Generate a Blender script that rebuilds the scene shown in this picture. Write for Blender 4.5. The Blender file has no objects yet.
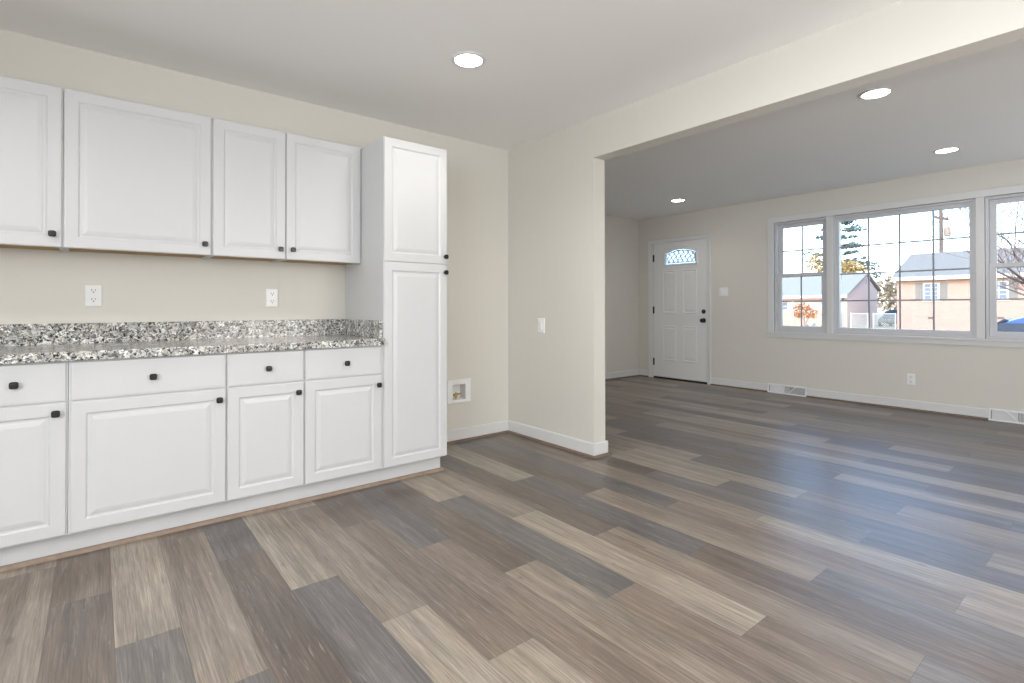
import bpy, bmesh, math, random
from mathutils import Vector, Matrix

C = bpy.context.scene.collection
SC = bpy.context.scene
PI = math.pi
random.seed(7)

# ------------------------------------------------------------------ camera
CAM = Vector((-2.7776, -3.5168, 1.0815))
yaw, pitch, roll = -0.6757, 0.0068, -0.0012
F_PX, CX, CY = 516.53, 511.94, 303.45
fw = Vector((-math.sin(yaw), math.cos(yaw), 0)); rt = Vector((math.cos(yaw), math.sin(yaw), 0)); up = Vector((0, 0, 1))
fw2 = fw * math.cos(pitch) + up * math.sin(pitch); up2 = up * math.cos(pitch) - fw * math.sin(pitch)
rt3 = rt * math.cos(roll) + up2 * math.sin(roll); up3 = up2 * math.cos(roll) - rt * math.sin(roll)
cd = bpy.data.cameras.new('camera'); cam = bpy.data.objects.new('camera', cd); C.objects.link(cam)
m = Matrix((rt3, up3, -fw2)).transposed().to_4x4(); m.translation = CAM
cam.matrix_world = m
cd.sensor_fit = 'HORIZONTAL'; cd.sensor_width = 36; cd.lens = F_PX / 1024 * 36
cd.shift_x = (512 - CX) / 1024; cd.shift_y = (CY - 341.5) / 1024
cd.clip_start = 0.05; cd.clip_end = 500
SC.camera = cam

# ------------------------------------------------------------------ world, sun, exposure
SC.view_settings.view_transform = 'Standard'; SC.view_settings.look = 'None'
SC.view_settings.exposure = 0.0; SC.view_settings.gamma = 1.0
SC.view_settings.use_curve_mapping = False
W = bpy.data.worlds.new('sky'); SC.world = W; W.use_nodes = True
wn = W.node_tree.nodes; wl = W.node_tree.links
bg = wn['Background']; bg.inputs['Strength'].default_value = 0.85
sky = wn.new('ShaderNodeTexSky'); sky.sky_type = 'NISHITA'; sky.sun_disc = False
sky.sun_elevation = math.radians(32); sky.sun_rotation = math.radians(250)
sky.air_density = 1.0; sky.dust_density = .9; sky.ozone_density = 2.5
wl.new(sky.outputs[0], bg.inputs[0])

def lamp(name, kind, loc, energy, color=(1, 1, 1), direction=None, **kw):
    d = bpy.data.lights.new(name, kind); d.energy = energy; d.color = color
    for k, v in kw.items(): setattr(d, k, v)
    o = bpy.data.objects.new(name, d); C.objects.link(o); o.location = loc
    if direction: o.rotation_euler = Vector(direction).to_track_quat('-Z', 'Y').to_euler()
    return o
lamp('sun', 'SUN', (0, 0, 30), 2.4, (1, .96, .90), (.86, .26, -.46), angle=.01)
# the photographer's flash just above the lens (throws the beam's shadow on the far ceiling)
FL = Vector((3.855, -1.75, 1.1)) - Vector((CAM.x, CAM.y, 1.29))
fl = lamp('camera_flash', 'SPOT', (CAM.x, CAM.y, 1.29), 175, (.95, .97, 1.0), FL, spot_size=math.radians(50), spot_blend=1.0, shadow_soft_size=.03)
fl.scale = (1.35, 1, 1)                       # the flash head is wider than tall
# added area lamps, unseen, standing in for daylight on the dining side
lamp('fill_rear', 'AREA', (-.8, -5.2, 1.1), 81, (1, .97, .93), (0, 1, -.38), shape='RECTANGLE', size=1.4, size_y=1.8)
lamp('fill_left', 'AREA', (-4.5, -3.6, 1.25), 160, (.89, .95, 1), (1, 0, -.4), shape='RECTANGLE', size=2.4, size_y=1.8)

# two added spots out of view, aimed up to brighten the ceilings
lamp('ceiling_fill_dining', 'SPOT', (-1.5, -4.2, 1.2), 125, (1, .99, .97), (-.3, .2, 1), spot_size=math.radians(112), spot_blend=.8, shadow_soft_size=.12)
lamp('ceiling_fill_living', 'SPOT', (2.9, -4.3, .9), 40, (.97, .98, 1), (0, .35, 1), spot_size=math.radians(150), spot_blend=.8, shadow_soft_size=.12)

# ------------------------------------------------------------------ materials
def mat(name, color, rough=.5, spec=.5, metal=0, bump=None, emit=None):
    M = bpy.data.materials.new(name); M.use_nodes = True
    N = M.node_tree.nodes; L = M.node_tree.links; b = N['Principled BSDF']
    b.inputs['Base Color'].default_value = (*color, 1); b.inputs['Roughness'].default_value = rough
    b.inputs['Specular IOR Level'].default_value = spec; b.inputs['Metallic'].default_value = metal
    if emit:
        b.inputs['Emission Color'].default_value = (*emit[0], 1); b.inputs['Emission Strength'].default_value = emit[1]
    tc = N.new('ShaderNodeTexCoord')
    nz = N.new('ShaderNodeTexNoise'); nz.inputs['Scale'].default_value = bump[0] if bump else 14
    L.new(tc.outputs['Object'], nz.inputs['Vector'])
    amt = bump[2] if bump and len(bump) > 2 else .03
    mx = N.new('ShaderNodeMix'); mx.data_type = 'RGBA'; mx.blend_type = 'MULTIPLY'
    mx.inputs[0].default_value = 1.0
    mx.inputs[6].default_value = (*color, 1)
    rp = N.new('ShaderNodeMapRange'); rp.inputs[3].default_value = 1 - amt; rp.inputs[4].default_value = 1 + amt
    L.new(nz.outputs['Fac'], rp.inputs[0]); L.new(rp.outputs[0], mx.inputs[7]); L.new(mx.outputs[2], b.inputs['Base Color'])
    if bump and bump[1]:
        bp_ = N.new('ShaderNodeBump'); bp_.inputs['Strength'].default_value = bump[1]; bp_.inputs['Distance'].default_value = .002
        L.new(nz.outputs['Fac'], bp_.inputs['Height']); L.new(bp_.outputs[0], b.inputs['Normal'])
    return M

M_wall = mat('greige_wall_paint', (.69, .667, .615), .55, .35, bump=(220, .03, .015))
M_ceil = mat('white_ceiling_paint', (.90, .89, .88), .8, .2, bump=(160, .04, .01))
M_beam = M_wall
M_trim = mat('white_semi_gloss_trim', (.72, .72, .72), .32, .45, bump=(60, 0, .01))
M_cab = mat('white_cabinet_finish', (.625, .625, .635), .34, .45, bump=(30, 0, .008))
M_cabbox = mat('white_cabinet_box', (.65, .65, .655), .45, .4, bump=(30, 0, .01))
M_rawwood = mat('raw_cabinet_wood', (.42, .26, .10), .6, .3, bump=(25, 0, .25))
M_black = mat('black_metal', (.012, .011, .012), .28, .5, bump=(40, 0, .1))
M_plastic = mat('white_plastic', (.85, .85, .85), .3, .5, bump=(40, 0, .01))
M_dark = mat('dark_slot', (.02, .02, .02), .7, .2)
M_brass = mat('brass', (.52, .36, .12), .3, .5, 1.0)
M_doorw = mat('white_door_paint', (.80, .80, .80), .35, .45, bump=(60, 0, .01))
M_vinyl = mat('white_vinyl_window', (.62, .62, .64), .3, .5, bump=(40, 0, .01))
M_grid = mat('backlit_window_grid', (.33, .33, .37), .4, .4)  # whitish bars; their backlit shade is put into the colour
M_came = mat('lead_came', (.10, .10, .11), .5, .4, bump=(40, 0, .1))
M_vent = mat('white_register_metal', (.82, .82, .84), .35, .5)
M_threshold = mat('dark_threshold', (.03, .025, .02), .5, .4)

def shoe_mat():
    M = mat('oak_look_shoe_moulding', (.30, .225, .175), .5, .35, bump=(30, 0, .25)); return M
M_shoe = shoe_mat()
M_shoe2 = mat('dark_oak_shoe_moulding', (.19, .14, .11), .5, .35, bump=(30, 0, .25))

def granite():
    M = bpy.data.materials.new('speckled_granite'); M.use_nodes = True
    N = M.node_tree.nodes; L = M.node_tree.links; b = N['Principled BSDF']
    b.inputs['Roughness'].default_value = .16
    tc = N.new('ShaderNodeTexCoord')
    nz = N.new('ShaderNodeTexNoise'); nz.inputs['Scale'].default_value = 60; nz.inputs['Detail'].default_value = 3
    L.new(tc.outputs['Object'], nz.inputs['Vector'])
    ad = N.new('ShaderNodeMix'); ad.data_type = 'RGBA'; ad.blend_type = 'LINEAR_LIGHT'; ad.inputs[0].default_value = .018
    L.new(tc.outputs['Object'], ad.inputs[6]); L.new(nz.outputs['Color'], ad.inputs[7])
    v = N.new('ShaderNodeTexVoronoi'); v.inputs['Scale'].default_value = 120
    L.new(ad.outputs[2], v.inputs['Vector'])
    s = N.new('ShaderNodeSeparateColor'); L.new(v.outputs['Color'], s.inputs[0])
    r = N.new('ShaderNodeValToRGB'); r.color_ramp.interpolation = 'CONSTANT'
    e = r.color_ramp.elements
    e[0].position = 0; e[0].color = (.03, .03, .032, 1)
    e[1].position = .11; e[1].color = (.16, .16, .165, 1)
    for p, c in ((.30, (.30, .29, .28, 1)), (.48, (.52, .51, .49, 1)), (.66, (.74, .73, .71, 1)), (.92, (.55, .49, .40, 1))):
        k = e.new(p); k.color = c
    L.new(s.outputs[0], r.inputs[0])
    v2 = N.new('ShaderNodeTexVoronoi'); v2.inputs['Scale'].default_value = 34; L.new(ad.outputs[2], v2.inputs['Vector'])
    s2 = N.new('ShaderNodeSeparateColor'); L.new(v2.outputs['Color'], s2.inputs[0])
    mr = N.new('ShaderNodeMapRange'); mr.inputs[3].default_value = .62; mr.inputs[4].default_value = 1.25; L.new(s2.outputs[1], mr.inputs[0])
    mm = N.new('ShaderNodeMix'); mm.data_type = 'RGBA'; mm.blend_type = 'MULTIPLY'; mm.inputs[0].default_value = 1
    L.new(r.outputs[0], mm.inputs[6]); L.new(mr.outputs[0], mm.inputs[7]); L.new(mm.outputs[2], b.inputs['Base Color'])
    return M
M_granite = granite()

def plank_mat():
    M = bpy.data.materials.new('vinyl_plank_floor'); M.use_nodes = True
    N = M.node_tree.nodes; L = M.node_tree.links; b = N['Principled BSDF']
    at = N.new('ShaderNodeAttribute'); at.attribute_name = 'tone'
    sd = N.new('ShaderNodeAttribute'); sd.attribute_name = 'seed'
    uv = N.new('ShaderNodeUVMap'); uv.uv_map = 'UVMap'
    def noise(sx, sy, detail, w, rough=.6, dist=0):
        mp = N.new('ShaderNodeMapping'); mp.inputs['Scale'].default_value = (sx, sy, 1)
        L.new(uv.outputs[0], mp.inputs['Vector'])
        n = N.new('ShaderNodeTexNoise'); n.noise_dimensions = '4D'; n.inputs['Scale'].default_value = 1
        n.inputs['Detail'].default_value = detail; n.inputs['Roughness'].default_value = rough; n.inputs['Distortion'].default_value = dist
        ml = N.new('ShaderNodeMath'); ml.operation = 'MULTIPLY'; ml.inputs[1].default_value = w
        L.new(sd.outputs['Fac'], ml.inputs[0]); L.new(ml.outputs[0], n.inputs['W'])
        L.new(mp.outputs[0], n.inputs['Vector']); return n
    def ramp(src, lo, hi, a, c):
        r = N.new('ShaderNodeMapRange'); r.inputs[1].default_value = lo; r.inputs[2].default_value = hi
        r.inputs[3].default_value = a; r.inputs[4].default_value = c; L.new(src, r.inputs[0]); return r.outputs[0]
    def mix(fac, a, c, mode='MIX'):
        x = N.new('ShaderNodeMix'); x.data_type = 'RGBA'; x.blend_type = mode
        for sock, val in ((0, fac), (6, a), (7, c)):
            if hasattr(val, 'default_value') or hasattr(val, 'links'): L.new(val, x.inputs[sock])
            elif sock == 0: x.inputs[0].default_value = val
            else: x.inputs[sock].default_value = (*val, 1)
        return x.outputs[2]
    # broad bands along the plank
    n1 = noise(13, .9, 4, 91.7, .6, .5)
    c = mix(1.0, at.outputs['Color'], ramp(n1.outputs['Fac'], .3, .72, .66, 1.30), 'MULTIPLY')
    # warm / cool drift
    n2 = noise(7, .9, 2, 37.3)
    c = mix(ramp(n2.outputs['Fac'], .42, .68, 0, .55), c, mix(1.0, c, (1.08, .98, .88), 'MULTIPLY'))
    # grey weathered blotches
    n4 = noise(9, 2.2, 4, 61.1, .6, .8)
    c = mix(ramp(n4.outputs['Fac'], .56, .74, 0, .55), c, mix(1.0, c, (.62, .64, .68), 'MULTIPLY'))
    # fine grain
    n3 = noise(200, 6, 4, 17.9, .65, .3)
    c = mix(1.0, c, ramp(n3.outputs['Fac'], .34, .66, .64, 1.34), 'MULTIPLY')
    n7 = noise(58, 1.7, 4, 41.3, .7, .9)
    c = mix(1.0, c, ramp(n7.outputs['Fac'], .32, .68, .76, 1.22), 'MULTIPLY')
    # pale cerused flecks
    n5 = noise(75, 4.5, 3, 23.7, .7, 1.4)
    c = mix(ramp(n5.outputs['Fac'], .58, .74, 0, .45), c, (.47, .44, .41))
    # small knots
    n6 = noise(20, 10, 1, 77.7, .5, 0)
    c = mix(ramp(n6.outputs['Fac'], .70, .80, 0, .5), c, (.06, .045, .035))
    # seams
    sp = N.new('ShaderNodeSeparateXYZ'); L.new(uv.outputs[0], sp.inputs[0])
    ed = N.new('ShaderNodeAttribute'); ed.attribute_name = 'edge'
    c = mix(ramp(ed.outputs['Fac'], 0, 1, 0, .7), c, (.03, .024, .02))
    L.new(c, b.inputs['Base Color'])
    L.new(ramp(n3.outputs['Fac'], .3, .7, .30, .42), b.inputs['Roughness'])
    b.inputs['Specular IOR Level'].default_value = 1.0
    bmp = N.new('ShaderNodeBump'); bmp.inputs['Strength'].default_value = .12; bmp.inputs['Distance'].default_value = .001
    L.new(n3.outputs['Fac'], bmp.inputs['Height']); L.new(bmp.outputs[0], b.inputs['Normal'])
    return M

def glass_mat(name, tint=(1, 1, 1), refl=.06, rough=0.0):
    M = bpy.data.materials.new(name); M.use_nodes = True
    N = M.node_tree.nodes; L = M.node_tree.links
    for n in list(N):
        if n.type != 'OUTPUT_MATERIAL': N.remove(n)
    out = N['Material Output']
    t = N.new('ShaderNodeBsdfTransparent'); t.inputs[0].default_value = (*tint, 1)
    g = N.new('ShaderNodeBsdfGlossy'); g.inputs['Roughness'].default_value = rough
    mx = N.new('ShaderNodeMixShader'); mx.inputs[0].default_value = refl
    L.new(t.outputs[0], mx.inputs[1]); L.new(g.outputs[0], mx.inputs[2]); L.new(mx.outputs[0], out.inputs[0])
    return M
M_glass = glass_mat('window_glass', (.97, .98, .98), .035)

def textured_glass():
    M = bpy.data.materials.new('textured_door_glass'); M.use_nodes = True
    N = M.node_tree.nodes; L = M.node_tree.links
    for n in list(N):
        if n.type != 'OUTPUT_MATERIAL': N.remove(n)
    out = N['Material Output']
    t = N.new('ShaderNodeBsdfTransparent'); t.inputs[0].default_value = (.9, .92, .95, 1)
    d = N.new('ShaderNodeBsdfTranslucent'); d.inputs[0].default_value = (.9, .92, .95, 1)
    tc = N.new('ShaderNodeTexCoord'); v = N.new('ShaderNodeTexNoise'); v.inputs['Scale'].default_value = 70
    L.new(tc.outputs['Object'], v.inputs['Vector'])
    r = N.new('ShaderNodeMapRange'); r.inputs[1].default_value = .4; r.inputs[2].default_value = .6; r.inputs[3].default_value = .3; r.inputs[4].default_value = .9
    L.new(v.outputs['Fac'], r.inputs[0])
    mx = N.new('ShaderNodeMixShader'); L.new(r.outputs[0], mx.inputs[0])
    L.new(t.outputs[0], mx.inputs[1]); L.new(d.outputs[0], mx.inputs[2]); L.new(mx.outputs[0], out.inputs[0])
    return M
M_tglass = textured_glass()

# ------------------------------------------------------------------ mesh helpers
def obj(name, bm, material, parent=None, bevel=0, smooth=False):
    me = bpy.data.meshes.new(name)
    bmesh.ops.recalc_face_normals(bm, faces=bm.faces)
    bm.to_mesh(me); bm.free()
    if material: me.materials.append(material)
    if smooth:
        for p in me.polygons: p.use_smooth = True
    o = bpy.data.objects.new(name, me); C.objects.link(o)
    if parent: o.parent = parent
    if bevel:
        b = o.modifiers.new('bevel', 'BEVEL'); b.width = bevel; b.segments = 2; b.limit_method = 'ANGLE'; b.angle_limit = math.radians(50)
    return o
def tag(o, label=None, cat=None, group=None, kind=None):
    if label: o['label'] = label
    if cat: o['category'] = cat
    if group: o['group'] = group
    if kind: o['kind'] = kind
    return o
def empty(name, loc=(0, 0, 0), label=None, cat=None, group=None, kind=None):
    o = bpy.data.objects.new(name, None); C.objects.link(o); o.location = loc; o.empty_display_size = .1
    return tag(o, label, cat, group, kind)
def dup(o, loc=None, parent=None, label=None, rot=None):
    c = o.copy(); C.objects.link(c)
    if parent: c.parent = parent
    for ch in list(o.children): dup(ch, None, c)
    if loc is not None: c.location = loc
    if rot is not None: c.rotation_euler = rot
    if label: c['label'] = label
    return c
def bx(bm, x0, x1, y0, y1, z0, z1):
    vs = [bm.verts.new((x, y, z)) for x in (x0, x1) for y in (y0, y1) for z in (z0, z1)]
    for f in ((0, 1, 3, 2), (4, 6, 7, 5), (0, 4, 5, 1), (2, 3, 7, 6), (0, 2, 6, 4), (1, 5, 7, 3)):
        bm.faces.new([vs[i] for i in f])
    return vs
def box(name, x0, x1, y0, y1, z0, z1, material, parent=None, bevel=0):
    bm = bmesh.new(); bx(bm, x0, x1, y0, y1, z0, z1); return obj(name, bm, material, parent, bevel)
def rings(bm, a0, a1, b0, b1, prof, fn, cap=True, back=True):
    """nested rectangles: prof = [(inset, depth)], fn(a,b,d) -> point"""
    loops = []
    for ins, d in prof:
        loops.append([bm.verts.new(fn(a, b, d)) for a, b in ((a0 + ins, b0 + ins), (a1 - ins, b0 + ins), (a1 - ins, b1 - ins), (a0 + ins, b1 - ins))])
    for p, q in zip(loops, loops[1:]):
        for i in range(4):
            j = (i + 1) % 4; bm.faces.new((p[i], p[j], q[j], q[i]))
    if cap: bm.faces.new(loops[-1])
    if back: bm.faces.new(loops[0][::-1])
def frame(bm, a0, a1, b0, b1, w, d0, d1, fn, wb=None, wt=None):
    """rectangular frame of width w from depth d0 to d1 as four mitred bars"""
    wb = w if wb is None else wb; wt = w if wt is None else wt
    o = [(a0, b0), (a1, b0), (a1, b1), (a0, b1)]; i_ = [(a0 + w, b0 + wb), (a1 - w, b0 + wb), (a1 - w, b1 - wt), (a0 + w, b1 - wt)]
    V = {}
    for k, (a, b) in enumerate(o):
        for d in (0, 1): V['o', k, d] = bm.verts.new(fn(a, b, (d0, d1)[d]))
    for k, (a, b) in enumerate(i_):
        for d in (0, 1): V['i', k, d] = bm.verts.new(fn(a, b, (d0, d1)[d]))
    for k in range(4):
        j = (k + 1) % 4
        bm.faces.new((V['o', k, 1], V['o', j, 1], V['i', j, 1], V['i', k, 1]))
        bm.faces.new((V['o', k, 0], V['i', k, 0], V['i', j, 0], V['o', j, 0]))
        bm.faces.new((V['o', k, 0], V['o', j, 0], V['o', j, 1], V['o', k, 1]))
        bm.faces.new((V['i', k, 0], V['i', k, 1], V['i', j, 1], V['i', j, 0]))
def tube(bm, pts, r, seg=8, caps=True):
    pts = [Vector(p) for p in pts]; n = len(pts)
    rs = r if isinstance(r, (list, tuple)) else [r] * n
    loops = []
    for i, p in enumerate(pts):
        t = (pts[min(i + 1, n - 1)] - pts[max(i - 1, 0)]).normalized()
        a = t.orthogonal().normalized() if i == 0 else (pa - t * pa.dot(t)).normalized()
        pa = a; b = t.cross(a)
        loops.append([bm.verts.new(p + (a * math.cos(2 * PI * k / seg) + b * math.sin(2 * PI * k / seg)) * rs[i]) for k in range(seg)])
    for p, q in zip(loops, loops[1:]):
        for k in range(seg): bm.faces.new((p[k], p[(k + 1) % seg], q[(k + 1) % seg], q[k]))
    if caps: bm.faces.new(loops[0][::-1]); bm.faces.new(loops[-1])
def lathe(bm, prof, origin, axis='Z', seg=24, cap0=True, cap1=True):
    loops = []
    for r, h in prof:
        lp = []
        for k in range(seg):
            c, s = math.cos(2 * PI * k / seg) * r, math.sin(2 * PI * k / seg) * r
            v = {'Z': (c, s, h), 'X': (h, c, s), 'Y': (c, h, s)}[axis]
            lp.append(bm.verts.new(Vector(origin) + Vector(v)))
        loops.append(lp)
    for p, q in zip(loops, loops[1:]):
        for k in range(seg): bm.faces.new((p[k], p[(k + 1) % seg], q[(k + 1) % seg], q[k]))
    if cap0: bm.faces.new(loops[0][::-1])
    if cap1: bm.faces.new(loops[-1])
def prism(bm, poly, fn, d0, d1):
    a = [bm.verts.new(fn(x, y, d0)) for x, y in poly]; b = [bm.verts.new(fn(x, y, d1)) for x, y in poly]
    bm.faces.new(a[::-1]); bm.faces.new(b)
    for i in range(len(poly)):
        j = (i + 1) % len(poly); bm.faces.new((a[i], a[j], b[j], b[i]))

# ------------------------------------------------------------------ dimensions
H = 2.44
L_STUB = .99; T = .121; ZB = 2.156
D = 3.855; YL = 1.569
XL, YB = -4.6, -5.3
DW = .165                                   # thickness of the window wall

# ------------------------------------------------------------------ the setting
def floor():
    light = (.285, .243, .197); tan = (.225, .185, .150); brown = (.180, .142, .115); dbrown = (.130, .102, .084); grey = (.152, .137, .127); gblue = (.127, .116, .113); pink = (.27, .225, .192)
    fixed = {(-1, 0): tan, (0, 0): brown, (0, 1): dbrown, (1, 0): light, (1, 1): grey, (2, 0): tan, (2, 1): gblue, (3, 0): gblue, (3, 1): dbrown,
             (4, 0): light, (4, 1): gblue, (5, 0): tan, (5, 1): light, (6, 0): dbrown, (6, 1): brown, (6, 2): light, (7, 0): gblue, (7, 1): brown,
             (8, 0): dbrown, (8, 1): tan, (9, 0): light, (9, 1): gblue, (9, 2): brown, (10, 0): tan, (10, 1): light, (10, 2): brown,
             (11, 0): dbrown, (11, 1): tan, (12, 0): light, (12, 1): gblue, (12, 2): dbrown, (13, 0): dbrown, (13, 1): tan, (13, 2): grey,
             (14, 0): gblue, (14, 1): brown, (14, 2): pink, (15, 0): brown, (15, 1): tan, (15, 2): light, (16, 0): dbrown, (16, 1): grey, (17, 0): light, (17, 1): gblue,
             (11, 2): grey, (16, 2): gblue, (18, 0): tan, (18, 1): light}
    pool = [light, tan, tan, brown, brown, dbrown, grey, gblue, gblue, pink]
    rnd = random.Random(11)
    bm = bmesh.new(); uv = bm.loops.layers.uv.new('UVMap')
    tl = bm.loops.layers.float_color.new('tone'); sl = bm.faces.layers.float.new('seed'); el = bm.faces.layers.float.new('edge')
    w, Lp, x00 = .1783, 1.213, -2.91
    def quad(x0, x1, y0, y1, col, seed, edge, u0, v0):
        f = bm.faces.new([bm.verts.new((x, y, 0)) for x, y in ((x0, y0), (x1, y0), (x1, y1), (x0, y1))])
        for l in f.loops:
            l[uv].uv = (l.vert.co.x - u0, l.vert.co.y - v0); l[tl] = (*col, 1)
        f[sl] = seed; f[el] = edge
    for k in range(-10, 39):
        x0 = x00 + k * w; x1 = x0 + w
        if x0 > D: break
        joint = (-1.02, -1.445, -1.85)[k % 3]
        n0 = -math.ceil((YL - joint) / Lp)
        for n in range(n0, 5):
            y1 = joint - (n - 1) * Lp; y0 = joint - n * Lp
            y1c, y0c = min(y1, YL), max(y0, YB)
            if y1c - y0c < .01: continue
            col = fixed.get((k, n)) or rnd.choice(pool)
            j = 1 + rnd.uniform(-.07, .07); col = tuple(c * j for c in col); seed = rnd.random()
            xa, xb = max(x0, XL), min(x1, D)
            g = .0014
            if xb - xa < .01: continue
            quad(xa, xb - g, y0c, y1c - g, col, seed, 0, x0, y0)
            quad(xb - g, xb, y0c, y1c, col, seed, 1, x0, y0)
            quad(xa, xb - g, y1c - g, y1c, col, seed, 1, x0, y0)
    o = obj('floor', bm, plank_mat())
    tag(o, 'floor of mixed brown and grey wood-look planks', 'floor', kind='structure')
    for p in o.data.polygons:
        if p.normal.z < 0: p.flip()
floor()
box('subfloor', XL - .15, D + DW, YB - .15, YL + .15, -.20, -.002, M_threshold); tag(bpy.data.objects['subfloor'], 'subfloor slab beneath the wood-look planks', 'floor', kind='structure')
def struct(name, o_bm, material, label, cat, parent=None, bevel=0):
    return tag(obj(name, o_bm, material, parent, bevel), label, cat, kind='structure')
bm = bmesh.new(); bx(bm, XL - .15, D + DW, YB - .15, YL + .15, H, H + .25)
struct('ceiling', bm, M_ceil, 'flat white ceiling over both rooms', 'ceiling')
OX0, OX1, OZ0, OZ1 = -.570, -.446, .333, .459
bm = bmesh.new(); bx(bm, XL, OX0, 0, .12, 0, H); bx(bm, OX1, 0, 0, .12, 0, H); bx(bm, OX0, OX1, 0, .12, 0, OZ0); bx(bm, OX0, OX1, 0, .12, OZ1, H)
struct('wall_cabinets', bm, M_wall, 'greige wall behind the white cabinets', 'wall')
bm = bmesh.new(); bx(bm, 0, T, -L_STUB, YL, 0, H); bx(bm, 0, T, YB, -L_STUB, ZB, H)
bmesh.ops.remove_doubles(bm, verts=bm.verts, dist=1e-5)
struct('wall_partition', bm, M_wall, 'stub wall and beam between dining area and front room', 'wall')
bm = bmesh.new(); bx(bm, XL - .15, D + DW, YL, YL + .15, -.2, H)
struct('wall_far_left', bm, M_wall, 'greige wall left of the front door', 'wall')
bm = bmesh.new(); bx(bm, XL - .15, XL, YB, .12, 0, H)
struct('wall_left', bm, M_wall, 'wall at the left end of the dining area', 'wall')
bm = bmesh.new(); bx(bm, XL - .15, D + DW, YB - .15, YB, -.2, H)
struct('wall_rear', bm, M_wall, 'wall behind the camera', 'wall')

# window wall with openings: door, triple window
DY0, DY1, DZ1 = .385, 1.315, 2.055            # rough opening of the door
WY0, WY1, WZ0, WZ1 = -3.110, -.500, .765, 2.140  # opening of the window group
bm = bmesh.new()
bx(bm, D, D + DW, DY1, YL, 0, H); bx(bm, D, D + DW, DY0, DY1, DZ1, H)
bx(bm, D, D + DW, WY1, DY0, 0, H)
bx(bm, D, D + DW, WY0, WY1, 0, WZ0); bx(bm, D, D + DW, WY0, WY1, WZ1, H)
bx(bm, D, D + DW, YB, WY0, 0, H)
struct('wall_front', bm, M_wall, 'greige wall with the front door and triple window', 'wall')

# baseboards with a wood-toned shoe strip
BBH, BBT, SH = .104, .014, .019
def baseboard(name, segs, label):
    """segs: list of (p0, p1, normal) in plan, wall on the other side of the normal"""
    bm = bmesh.new()
    for (ax, ay), (bx_, by), (nx, ny) in segs:
        for (o0, o1, z0, z1) in ((0.001, BBT, SH * .6, BBH - .008),):
            pr = [(o0, z0), (o1, z0), (o1, z1), (o1 - .004, BBH), (o0, BBH)]
            P0 = [bm.verts.new((ax + nx * o, ay + ny * o, z)) for o, z in pr]; P1 = [bm.verts.new((bx_ + nx * o, by + ny * o, z)) for o, z in pr]
            bm.faces.new(P0); bm.faces.new(P1[::-1])
            for i in range(len(pr)):
                j = (i + 1) % len(pr); bm.faces.new((P0[i], P1[i], P1[j], P0[j]))
    return struct(name, bm, M_trim, label, 'baseboard')
def shoe(name, segs, label, M_=None):
    bm = bmesh.new()
    for (ax, ay), (bx_, by), (nx, ny) in segs:
        pr = [(0.0005, 0.0005)] + [(.016 * math.cos(a) + .001, SH * math.sin(a) + .0005) for a in (0, PI / 8, PI / 4, 3 * PI / 8, PI / 2)]
        P0 = [bm.verts.new((ax + nx * o, ay + ny * o, z)) for o, z in pr]; P1 = [bm.verts.new((bx_ + nx * o, by + ny * o, z)) for o, z in pr]
        bm.faces.new(P0); bm.faces.new(P1[::-1])
        for i in range(len(pr)):
            j = (i + 1) % len(pr); bm.faces.new((P0[i], P1[i], P1[j], P0[j]))
    return struct(name, bm, M_ or M_shoe, label, 'moulding')
e = BBT + .001
baseboard('baseboard_cabinets', [((-.975, 0), (-.001, 0), (0, -1))], 'white baseboard between tall pantry cabinet and stub wall')
baseboard('baseboard_partition', [((0, -.001), (0, -L_STUB - e), (-1, 0)), ((-e, -L_STUB), (T + e, -L_STUB), (0, -1)), ((T, -L_STUB - e), (T, YL - e), (1, 0))], 'white baseboard wrapping the stub wall')
baseboard('baseboard_far_left', [((T + e, YL), (D - .001, YL), (0, -1))], 'white baseboard left of the front door')
baseboard('baseboard_front', [((D, YL - e), (D, 1.385), (-1, 0)), ((D, .340), (D, -.437), (-1, 0)), ((D, -.896), (D, -2.510), (-1, 0)), ((D, -2.97), (D, YB), (-1, 0))], 'white baseboard under the triple window')
s = BBT + .0015
shoe('trim_1', [((-.975, -s), (-s, -s), (0, -1)), ((-s, -s), (-s, -L_STUB - s - .016), (-1, 0)), ((-s - .016, -L_STUB - s), (T + s + .016, -L_STUB - s), (0, -1)), ((T + s, -L_STUB - s - .016), (T + s, YL - s), (1, 0))], 'wood-toned shoe moulding around the stub wall', M_shoe2)
shoe('trim_2', [((T + s, YL - s), (D - s, YL - s), (0, -1)), ((D - s, YL - s), (D - s, 1.385), (-1, 0)), ((D - s, .340), (D - s, -.437), (-1, 0)), ((D - s, -.896), (D - s, -2.510), (-1, 0)), ((D - s, -2.97), (D - s, YB), (-1, 0))], 'wood-toned shoe moulding along the front wall', M_shoe2)
KY = -.541
shoe('trim_3', [((-3.235, KY - .0005), (-.988, KY - .0005), (0, -1)), ((-1.003, KY - .016), (-1.003, -.016), (1, 0))], 'wood-toned shoe moulding along the cabinet toe kick')

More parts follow.
